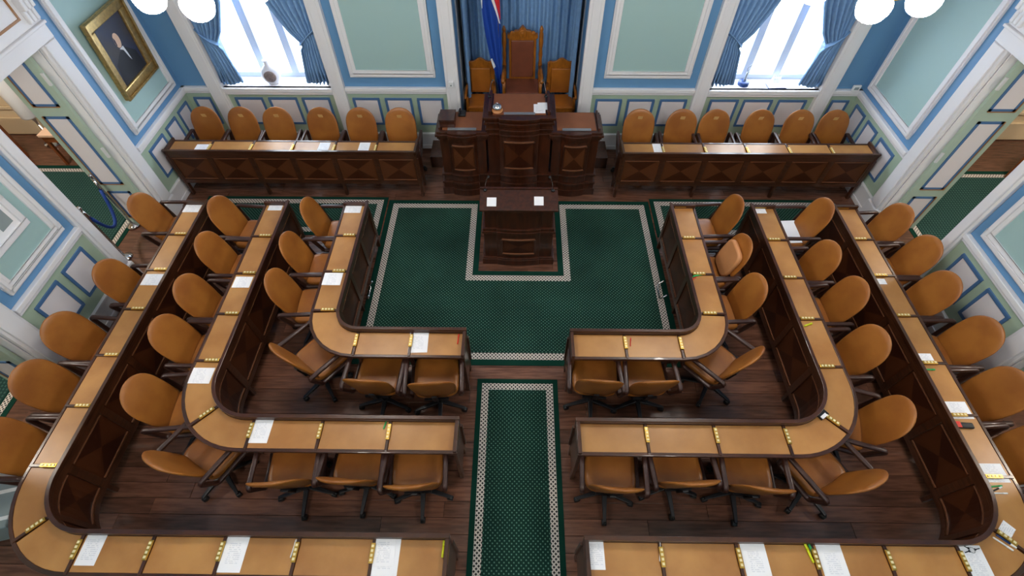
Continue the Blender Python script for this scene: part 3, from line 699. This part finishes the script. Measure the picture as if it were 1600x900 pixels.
def tied_curtain(sg, inner, xe):
    """xe: pilaster side x; the curtain hangs from the rod and is tied back to that side. d: direction to the window middle"""
    d = inner; t = thing('tied_curtain', 'x', 'curtain')
    keys = [(3.2, .0, .74), (2.6, .0, .62), (2.2, .0, .50), (1.95, .01, .33), (1.82, .02, .22), (1.75, .02, .20), (1.6, .02, .24), (1.35, .02, .28), (1.12, .0, .33)]
    NU = 72; vs_ = []; y0 = BW-.035
    for j, (z, o0, wd) in enumerate(keys):
        for i in range(NU+1):
            u = i/NU; amp = .03 if wd > .3 else .026
            yy = y0+amp*math.sin(u*2*PI*7)+ .02*math.sin(u*9)
            zz = z-(.10*u if .19 < wd < .34 and z > 1.5 else 0) if z > 1.7 else z + (.02*math.sin(u*40) if j == 8 else 0)
            vs_.append((xe+d*(o0+wd*u), yy, zz))
    fs = [(j*(NU+1)+i, j*(NU+1)+i+1, (j+1)*(NU+1)+i+1, (j+1)*(NU+1)+i) for j in range(len(keys)-1) for i in range(NU)]
    mm = MB().add(vs_, fs, True); ob = mm.obj('cloth', 'curtain_blue', t); sm = ob.modifiers.new('s', 'SOLIDIFY'); sm.thickness = .006
    pts = [(xe+d*0, y0, 1.86), (xe+d*.08, y0-.05, 1.82), (xe+d*.17, y0-.052, 1.75), (xe+d*.235, y0-.02, 1.70), (xe+d*.235, y0+.03, 1.71), (xe+d*.1, y0+.05, 1.8), (xe+d*0, y0+.03, 1.87)]
    MB().tube(pts, 0, closed=True, sq=(.006, .03)).obj('tieback', 'curtain_blue', t); return t
for wi, (x0, x1) in enumerate(WX):
    for k, (xe, d) in enumerate(((x0+.005, 1), (x1-.005, -1))):
        t = tied_curtain(0, d, xe); nearest = 'niche' if (wi == 0) == (k == 1) else 'side wall'
        tag(t, 'blue curtain tied back at the %s window, on the %s side' % (SIDE[(-1, 1)[wi]], nearest), 'curtain', 'tied back window curtains')
# flag
fg = thing('national_flag', 'hanging blue flag with white-edged red cross on a pole beside the throne', 'flag', (-.30, 6.95, .2))
MB().lathe([(.014, .02), (.014, 2.26), (.03, 2.28), (.0, 2.34)], n=10).obj('pole', 'brass', fg); MB().lathe([(.10, 0), (.10, .02), (.04, .05), (.02, .09)], n=20).obj('base', 'brass', fg)
FZ = [(2.45, -.25, .02), (2.1, -.22, .03), (1.8, -.195, .035), (1.5, -.15, .04), (1.3, -.11, .04), (1.1, -.05, .035), (.85, -.01, .03), (.62, 0, .03)]
def flag_at(u, z):
    for (z0, a0, b0), (z1, a1, b1) in zip(FZ, FZ[1:]):
        if z >= z1 or z1 == FZ[-1][0]:
            k = (z0-z)/(z0-z1); a, b = a0+(a1-a0)*k, b0+(b1-b0)*k; break
    return a+(b-a)*u, -.04-.028*math.sin(u*10+z*1.5)
vs_ = []; NU, NZ = 20, 24
for j in range(NZ+1):
    for i in range(NU+1):
        z = 2.45-1.83*j/NZ; x, y_ = flag_at(i/NU, z); vs_.append((x, y_, z-.2))
fl_o = MB().add(vs_, [(j*(NU+1)+i, j*(NU+1)+i+1, (j+1)*(NU+1)+i+1, (j+1)*(NU+1)+i) for j in range(NZ) for i in range(NU)], True).obj('blue_field', 'flag_blue', fg)
def fpatch(nm, ma, top, bot, off):
    """strip between heights, top/bot = (z, u0, u1)"""
    vs_ = []
    for j in range(9):
        k = j/8; z = top[0]+(bot[0]-top[0])*k
        for i in range(7):
            u = top[1]+(bot[1]-top[1])*k+((top[2]-top[1])*(1-k)+(bot[2]-bot[1])*k)*i/6; x, y_ = flag_at(u, z); vs_.append((x, y_-off, z-.2))
    MB().add(vs_, [(j*7+i, j*7+i+1, (j+1)*7+i+1, (j+1)*7+i) for j in range(8) for i in range(6)], True).obj(nm, ma, fg)
fpatch('red_cross', 'flag_red', (2.44, .38, 1), (1.88, .96, 1), .006)
fpatch('white_cross', 'flag_white', (2.44, .22, .39), (1.82, .90, .98), .006)
fpatch('white_cross', 'flag_white', (2.44, 0, .2), (2.02, 0, .03), .006)
fpatch('white_cross', 'flag_white', (1.34, 0, .12), (1.2, .0, .25), .006)
# ================================================================== portrait
pf = thing('portrait_painting', 'gilt-framed portrait of a man in dark suit on the left wall', 'painting', (-SW+.03, 5.92, 1.96))
pf.rotation_euler = (0, math.radians(4), 0)
W_, H_ = .40, .46
for z0, z1, y0, y1 in ((-H_, -H_+.12, -W_, W_), (H_-.12, H_, -W_, W_), (-H_+.12, H_-.12, -W_, -W_+.12), (-H_+.12, H_-.12, W_-.12, W_)):
    m = MB().box(0, .05, y0, y1, z0, z1)
    o = m.obj('frame_moulding', 'gilt', pf, .015)
m = MB()
for a, b, c, d in ((-H_, -H_+.025, -W_, W_), (H_-.025, H_, -W_, W_), (-H_+.025, H_-.025, -W_, -W_+.025), (-H_+.025, H_-.025, W_-.025, W_)): m.box(.05, .075, c, d, a, b)
m.obj('frame_edge', 'gilt', pf, .006)
box(.0, .022, -W_+.1, W_-.1, -H_+.1, H_-.1).obj('canvas', 'canvas_dark', pf)
def flat(nm, ma, pts, d): MB().add([(d, y, z) for y, z in pts]+[(d-.001, y, z) for y, z in pts], [tuple(range(len(pts))), tuple(range(len(pts), 2*len(pts)))]).obj(nm, ma, pf)
flat('painted_suit', 'suit_paint', [(-.26, -.35), (.26, -.35), (.22, -.12), (.08, -.01), (-.06, -.01), (-.22, -.10)], .0245)
flat('painted_head', 'skin_paint', [(.0+.058*math.cos(a), .105+.085*math.sin(a)) for a in [2*PI*i/20 for i in range(20)]], .0255)
flat('painted_hair', 'canvas_dark', [(-.058, .11), (-.045, .16), (-.03, .12), (-.035, .06), (-.05, .06)], .026)
flat('painted_shirt', 'shirt_paint', [(-.035, .015), (.045, .02), (.065, -.08), (.075, -.17), (.05, -.12), (.02, -.02)], .0265)
# small framed relief on the near left wall
q = thing('framed_plaque', 'small white framed plaque on the near part of the left wall', 'picture', (-SW+.02, 2.78, 1.75))
pc = onx(0, 345, -SW+.02); q.location = (pc.x, pc.y-.02, pc.z)
m = MB()
for z0, z1, y0, y1 in ((-.2, -.14, -.28, .2), (.14, .2, -.28, .2), (-.14, .14, .14, .2), (-.14, .14, -.28, -.22)): m.box(0, .03, y0, y1, z0, z1)
m.obj('frame', 'white_paint', q, .005); box(0, .008, -.24, .16, -.16, .16).obj('mount', 'paper', q); box(.008, .011, -.05, .1, -.08, .08).obj('print', 'grey_box', q)
# ================================================================== sill objects, switches
p = onz(428, 131, 1.06)
v = thing('vase', 'white porcelain flask vase with oval print on the left window sill', 'vase', (p.x, 6.70, 1.06), .15)
rings = []
for z, a, b in ((0, .07, .045), (.02, .08, .05), (.06, .12, .06), (.13, .14, .065), (.20, .12, .06), (.25, .07, .045), (.28, .035, .03), (.32, .03, .03), (.35, .042, .04)):
    rings.append([(a*math.cos(2*PI*i/24), b*math.sin(2*PI*i/24), z) for i in range(24)])
MB().loft(rings).obj('body', 'porcelain', v)
MB().lathe([(.0, .0), (.085, .0), (.08, .008), (0, .01)], n=24, T=Matrix.Translation((0, -.062, .135)) @ Matrix.Rotation(PI/2, 4, 'X')).obj('oval_print', 'porcelain_print', v)
p = onz(1162, 135, 1.06)
s_ = thing('sill_sculpture', 'small metal loop sculpture on round blue base, right window sill', 'ornament', (p.x, 6.72, 1.06))
MB().lathe([(.075, 0), (.08, .012), (.078, .045), (.06, .055), (.02, .06)], n=20).obj('base', 'blue_ink', s_); MB().lathe([(.025, .055), (.012, .1), (.014, .16), (.008, .2)], n=10).obj('stem', 'steel_strip', s_)
MB().tube([(0, 0, .2), (-.02, 0, .25), (.02, 0, .31), (.06, 0, .30), (.07, 0, .24), (.03, 0, .19)], .006, 6, closed=True).obj('loop', 'steel_strip', s_)
p = onz(1213, 137, 1.06)
q = thing('open_book', 'open booklet lying on the right window sill', 'book', (p.x, 6.68, 1.061), .05)
box(-.13, .13, -.07, .07, 0, .006).obj('cover', 'blue_ink', q); box(-.124, -.002, -.065, .065, .006, .016).obj('page_block', 'paper', q, .002); box(.002, .124, -.065, .065, .006, .016).obj('page_block', 'paper', q, .002)
p = onz(1215, 125, 1.06); q = thing('desk_calendar', 'small white standing card behind the booklet on the sill', 'card', (p.x-.05, 6.80, 1.06))
MB().add([(-.06, -.03, 0), (.06, -.03, 0), (.06, .03, 0), (-.06, .03, 0), (-.06, 0, .1), (.06, 0, .1)], [(0, 1, 5, 4), (2, 3, 4, 5), (0, 1, 2, 3), (0, 4, 3), (1, 2, 5)]).obj('card', 'printed_paper', q)
p = ony(1338, 139, BW-.06); q = thing('wall_thermostat', 'small square white thermostat on the chair rail in the right corner', 'thermostat', (SW-.14, BW-.07, 1.062))
MB().box(-.055, .055, -.012, .012, 0, .09).obj('case', 'switch_white', q, .004); box(-.03, .03, -.016, -.011, .025, .065).obj('display', 'grey_box', q)
p = ony(705, 130, BW-.085); q = thing('wall_sensor', 'small white sensor box on the pilaster left of the niche', 'sensor', (p.x, BW-.085, p.z))
MB().box(-.035, .035, -.045, 0, -.04, .04).obj('case', 'switch_white', q, .008); box(-.012, .012, -.05, -.044, -.02, .0).obj('lens', 'grey_box', q)
# ================================================================== chandeliers
def chandelier(cx, cy, cz, label, rot):
    t = thing('chandelier', label, 'chandelier', (cx, cy, cz), rot, 'brass globe chandeliers')
    MB().lathe([(.0, .02), (.05, .05), (.09, .12), (.06, .2), (.03, .3), (.025, CEIL-cz)], n=16).obj('stem', 'brass', t)
    for k in range(6):
        a = 2*PI*k/6; c, s = math.cos(a), math.sin(a); r = .36
        arm = MB().tube([(.05*c, .05*s, .12), (.2*c, .2*s, .05), (.32*c, .32*s, .12), (r*c, r*s, .22)], .014, 8).obj('arm', 'brass', t)
        MB().lathe([(.03, .16), (.075, .20), (.08, .22), (.04, .26)], (r*c, r*s, 0), 14).obj('cup', 'brass', arm)
        pr = [(.093*math.sin(PI*(.06+.94*i/12)), .09*math.cos(PI*(.06+.94*i/12))) for i in range(12)]
        MB().lathe([(x, z+.09) for x, z in pr], (r*c, r*s, 0), 54, ripple=.06, rn=9).obj('glass_globe', 'globe_glass', t)
for sg in (-1, 1):
    g0 = CAM + ray(*((338, 4) if sg < 0 else (1335, 6)))*3.0
    hd = Vector((g0.x-CAM.x, g0.y, 0)).normalized(); c0 = g0+hd*.36; an = math.atan2(-hd.y, -hd.x)+sg*.30
    chandelier(c0.x, c0.y, g0.z-.09, 'brass chandelier with glowing frosted globes hanging over the %s desks' % SIDE[sg], an)
    chandelier(sg*2.3, -.6, g0.z+.5, 'unseen added fill chandelier with glowing globes on the %s beside the gallery' % SIDE[sg], 0)  # extra chandelier out of view, added for soft top light
    for yy, w_ in ((5.2, 'back'), (2.0, 'near')):
        t = thing('corridor_fill_lamp', 'unseen added fill lamp on the ceiling of the %s corridor outside the %s doorway' % (SIDE[sg], w_), 'lamp', (sg*6.9, yy, 3.39))  # unseen lamps added to brighten the corridors through the doorways
        MB().lathe([(.22, 0), (.22, -.03), (.2, -.04)], n=24).obj('fill_lamp_ring', 'brass', t); MB().lathe([(.19, -.03), (.18, -.07), (.12, -.10), (.0, -.11)], n=24).obj('fill_lamp_shade', 'corridor_fill_glow', t)
# ================================================================== stanchions, corridor items
q1, q2 = onz(209, 352, 0), onz(197, 402, 0)
for p, w_ in ((q1, 'by the open door leaf'), (q2, 'by the near door casing')):
    t = thing('rope_stanchion', 'chrome rope stanchion in the left doorway, %s' % w_, 'stanchion', (p.x, p.y, -.0), group='rope stanchions')
    MB().lathe([(.0, 0), (.085, 0), (.085, .012), (.04, .03), (.018, .05)], n=20).obj('base', 'chrome', t); MB().lathe([(.013, .04), (.013, .86), (.022, .87), (.024, .9), (.01, .92)], n=12).obj('post', 'chrome', t)
a = Vector((q1.x, q1.y, .84)); b = Vector((q2.x, q2.y, .84)); pts = []
for i in range(17):
    u = i/16; p = a.lerp(b, u); p.z -= .52*(1-(2*u-1)**2)**.85; pts.append(p)
r_ = thing('velvet_rope', 'blue velvet barrier rope sagging across the left doorway', 'rope')
MB().tube(pts[1:-1], .02, 10).obj('rope', 'rope_velvet', r_); MB().tube([pts[0], pts[1]], .016, 8).obj('rope_hook', 'chrome', r_); MB().tube([pts[-2], pts[-1]], .016, 8).obj('rope_hook', 'chrome', r_)
t = thing('side_table', 'small pale-topped wooden table in the corridor beyond the left doorway', 'table', (-6.9, 6.42, -.01))
box(-.28, .28, -.3, .3, .52, .56).obj('tabletop', 'table_pale', t, .006); MB().box(-.26, .26, -.28, .28, .42, .52).obj('apron', 'corridor_wood', t)
for x in (-.25, .21):
    for y_ in (-.28, .24): box(x, x+.04, y_, y_+.04, 0, .43).obj('leg', 'corridor_wood', t)
t = thing('corridor_bench', 'brown wooden bench with dark seat in the corridor beyond left doorway', 'bench', (-8.15, 5.95, -.003), .1)
box(-.3, .3, -.35, .35, .40, .46).obj('seat', 'blue_ink', t, .01); box(.27, .33, -.38, .38, 0, .62).obj('side_panel', 'corridor_wood', t, .006); box(-.33, -.27, -.38, .38, 0, .62).obj('side_panel', 'corridor_wood', t, .006); box(-.3, .3, .33, .38, .1, .7).obj('back_panel', 'corridor_wood', t, .006)
t = thing('column_lamp', 'white cylindrical floor lamp in the corridor beyond the left doorway', 'lamp', (ony(44, 176, 6.7).x, 6.7, -.01))
MB().lathe([(.14, 0), (.14, .03), (.03, .05), (.03, .5)], n=20).obj('base', 'chrome', t); MB().lathe([(.12, .5), (.13, .52), (.13, 1.6), (.12, 1.62)], n=24).obj('shade', 'white_plastic', t)
t = thing('corridor_chair', 'dark-seated wooden chair in the corridor beyond the right doorway', 'chair', (7.75, 5.85, -.003), .4)
box(-.25, .25, -.25, .25, .42, .48).obj('seat', 'black_plastic', t, .015); box(-.25, .25, .21, .25, .48, .95).obj('backrest', 'black_plastic', t, .015)
for x in (-.24, .20):
    for y_ in (-.24, .20): box(x, x+.045, y_, y_+.045, 0, .43).obj('leg', 'corridor_wood', t, .004)
p = onz(8, 795, .3); t = thing('equipment_case', 'low grey case with white edge strips behind the left curved desk corner', 'case', (p.x-.12, p.y+.02, 0), .25)
box(-.16, .16, -.22, .22, 0, .3).obj('body', 'grey_box', t, .012)
for y_ in (-.15, .1): box(-.162, .164, y_, y_+.035, .05, .305).obj('edge_strip', 'white_plastic', t, .003)
for sg, u, v in ((-1, 575, 456), (1, 1031, 455)):
    p = onz(u, v, .06); x0 = sg*1.83
    q = MB().tube([(x0, p.y+.11, .13), (p.x, p.y+.11, .06), (p.x-sg*.01, p.y+.09, .03), (p.x-sg*.01, p.y-.09, .03), (p.x, p.y-.11, .06), (x0, p.y-.11, .13)], .011, 8).obj('foot_rail', 'chrome'); tag(q, 'bent chrome tube rail at the floor in front of the %s inner desk' % SIDE[sg], 'rail')
# ================================================================== papers and pens
psh = {}
def paper(u, v, ang, wd, ln, label, z=PADZ, kind='printed_paper', n=1):
    p = onz(u, v, z); k = (wd, ln, kind)
    if k not in psh: psh[k] = box(-wd/2, wd/2, -ln/2, ln/2, 0, .0025).mesh('sheet', kind)
    o = bpy.data.objects.new('paper_sheet', psh[k]); C.objects.link(o); o.location = (p.x, p.y, z+.0008); o.rotation_euler = (0, 0, math.radians(ang)); tag(o, label, 'paper', 'papers lying about the desks'); return o
A, B = .148, .21
PAP = [(317, 231, 0, B, A, 'white paper on the left back bench, nearest the wall corner', .755), (506, 230, 0, .15, .2, 'white paper on the left back bench, second from the podium'), (569, 230, 0, .15, .2, 'white paper on the left back bench, nearest the podium'), (1029, 232, 0, .15, .2, 'white paper on the right back bench beside the podium'),
 (552, 326, 0, .2, .15, 'white paper at the back end of the left inner desk'), (519, 436, 0, .21, .17, 'white paper midway down the left inner desk column'), (654, 535, 2, .19, .235, 'white paper on the left inner cross desk near the aisle'),
 (431, 323, 0, .17, .13, 'white paper at the back end of the left middle desk'), (379, 441, 0, .19, .15, 'white paper midway down the left middle desk column'), (313, 587, 0, .23, .165, 'white paper just above the curved corner of the left middle desk'), (408, 672, 0, .175, .235, 'white paper on the left middle cross desk, next to the corner'),
 (300, 325, 0, .21, .15, 'white paper at the back end of the left outer desk'), (238, 437, 0, .20, .155, 'white paper midway down the left outer desk column'), (143, 858, 0, .155, .225, 'white paper on the left front desk, nearest the curved corner'), (366, 864, 0, .175, .265, 'printed white paper midway along the left front desk'),
 (602, 872, 0, .21, .30, 'larger white paper on the left front desk, nearest the aisle'), (600, 862, 1, .17, .2, 'smaller sheet lying on top of the larger paper on the left front desk'),
 (1189, 330, 0, .12, .08, 'small white note at the back end of the right middle desk'), (1377, 440, 0, .095, .075, 'tiny white note on the right outer desk column'), (1446, 561, 0, .15, .12, 'small white paper on the right outer desk above the green pen'), (1497, 641, 0, .205, .165, 'white paper on the right outer desk beside the black case'),
 (1553, 739, 0, .19, .155, 'printed white paper low on the right outer desk column'), (1572, 829, 40, .13, .09, 'small folded paper on the curved corner of the right outer desk'), (931, 866, 0, .13, .21, 'white paper at the aisle end of the right front desk'), (1181, 877, 0, .19, .27, 'white paper on the right front desk, second from the aisle'),
 (1302, 880, 0, .19, .28, 'printed white paper on the right front desk beside highlighters'), (1527, 882, 0, .17, .26, 'white paper with keys on the right front desk near the corner')]
for a in PAP: paper(*a[:6], z=(a[6] if len(a) > 6 else (PADZ+.004 if 'on top' in a[5] else PADZ)))
paper(843, 170, 0, .15, .2, 'white papers on the central podium top', 1.318); paper(848, 166, 2, .13, .16, 'pale yellow edged sheet on the podium papers', 1.322, 'paper')
for u, v, s in ((768, 314, 'left'), (842, 313, 'right')):
    p = onz(u, v, 1.045); o = box(-.055, .055, -.06, .06, 0, .003).obj('note_card', 'paper'); o.location = (p.x, p.y, 1.002+(p.y-4.14)*.25); o.rotation_euler = (math.radians(14), 0, 0); tag(o, 'white note card on the %s part of the lectern top' % s, 'card')
p = onz(1237, 362, .49); o = box(-.11, .11, -.19, .19, 0, .004).obj('paper_sheet', 'paper'); o.location = (p.x, p.y, .489); o.rotation_euler = (0, 0, .05); tag(o, 'white papers lying on a chair seat by the right middle desk', 'paper')
def pen(u, v, ang, col, label, L=.12, r=.006, name='pen'):
    p = onz(u, v, PADZ); t = thing(name, label, 'pen', (p.x, p.y, PADZ+r), math.radians(ang))
    MB().lathe([(r*.6, -L/2), (r, -L/2+.005), (r, L*.2)], n=8, T=Matrix.Rotation(PI/2, 4, 'Y')).obj('barrel', col, t)
    MB().lathe([(r*1.15, L*.2), (r*1.15, L/2-.005), (r*.8, L/2)], n=8, T=Matrix.Rotation(PI/2, 4, 'Y')).obj('cap', 'white_plastic' if col in ('black_plastic', 'blue_ink') else col, t); return t
for u, v, an, c, l, L, r in ((1090, 431, 15, 'green_ink', 'green marker pen on the right inner desk', .13, .009), (1084, 436, 40, 'red_ink', 'red pen beside the green marker on the right inner desk', .08, .006),
  (1262, 508, 20, 'yellow_ink', 'yellow highlighter on the right middle desk column', .1, .009), (1451, 578, 0, 'green_ink', 'green pen on the right outer desk', .11, .008), (693, 858, 88, 'yellow_ink', 'yellow highlighter at the aisle end of the left front desk', .12, .01),
  (1031, 862, 80, 'white_plastic', 'slim white pen on the right front desk near the aisle', .14, .006), (1263, 864, 100, 'yellow_ink', 'yellow highlighter on the right front desk', .14, .009), (1270, 866, 100, 'green_ink', 'green highlighter beside the yellow one on the right front desk', .14, .009),
  (459, 857, 85, 'white_plastic', 'slim white pen on the left front desk', .13, .006), (603, 661, 80, 'green_ink', 'green pen on the left middle cross desk', .12, .007), (716, 530, 88, 'red_ink', 'red pen at the aisle end of the left inner desk', .12, .006), (985, 535, 80, 'red_ink', 'slim pen beside the voting panel on the right inner desk', .1, .005),
  (1556, 765, 20, 'black_plastic', 'dark pen topmost of the pens low on the right outer desk', .12, .006), (1562, 771, 0, 'white_plastic', 'white pen low on the right outer desk column', .12, .006), (1556, 760, 5, 'green_ink', 'green pen beside the white pens low on the right outer desk', .1, .006),
  (1571, 846, -42, 'blue_ink', 'blue pen on the right outer curved desk corner', .14, .007), (1566, 850, -42, 'white_plastic', 'white pen beside the blue pen on the right curved desk corner', .14, .007)):
    pen(u, v, an, c, l, L, r)
p = onz(1505, 666, PADZ); t = thing('glasses_case', 'black oblong case with red tip on the right outer desk', 'case', (p.x, p.y, PADZ), -.05)
box(-.075, .075, -.028, .028, .001, .03).obj('case', 'black_plastic', t, .012); box(-.085, -.04, -.024, .03, .03, .034).obj('red_tab', 'red_ink', t)
p = onz(1284, 649, PADZ); t = thing('desk_camera', 'small black and white gadget at the curved corner of the right middle desk', 'gadget', (p.x, p.y, PADZ), .6)
box(-.05, .05, -.03, .03, .001, .028).obj('body', 'black_plastic', t, .006); box(-.045, .02, -.028, .0, .028, .034).obj('white_label', 'paper', t)
p = onz(1518, 860, PADZ); t = thing('key_bunch', 'bunch of dark keys on a paper at the right front desk', 'keys', (p.x, p.y, PADZ+.005))
MB().tube([(.02*math.cos(2*PI*i/12), .02*math.sin(2*PI*i/12), .003) for i in range(12)], .002, 6, closed=True).obj('key_ring', 'steel_strip', t)
for k, a in enumerate((.2, 2.6, 3.4)): MB().box(.018, .03, -.008, .008, 0, .003).box(.03, .065, -.003, .003, 0, .003).obj('key', 'black_metal', t).rotation_euler = (0, 0, a)
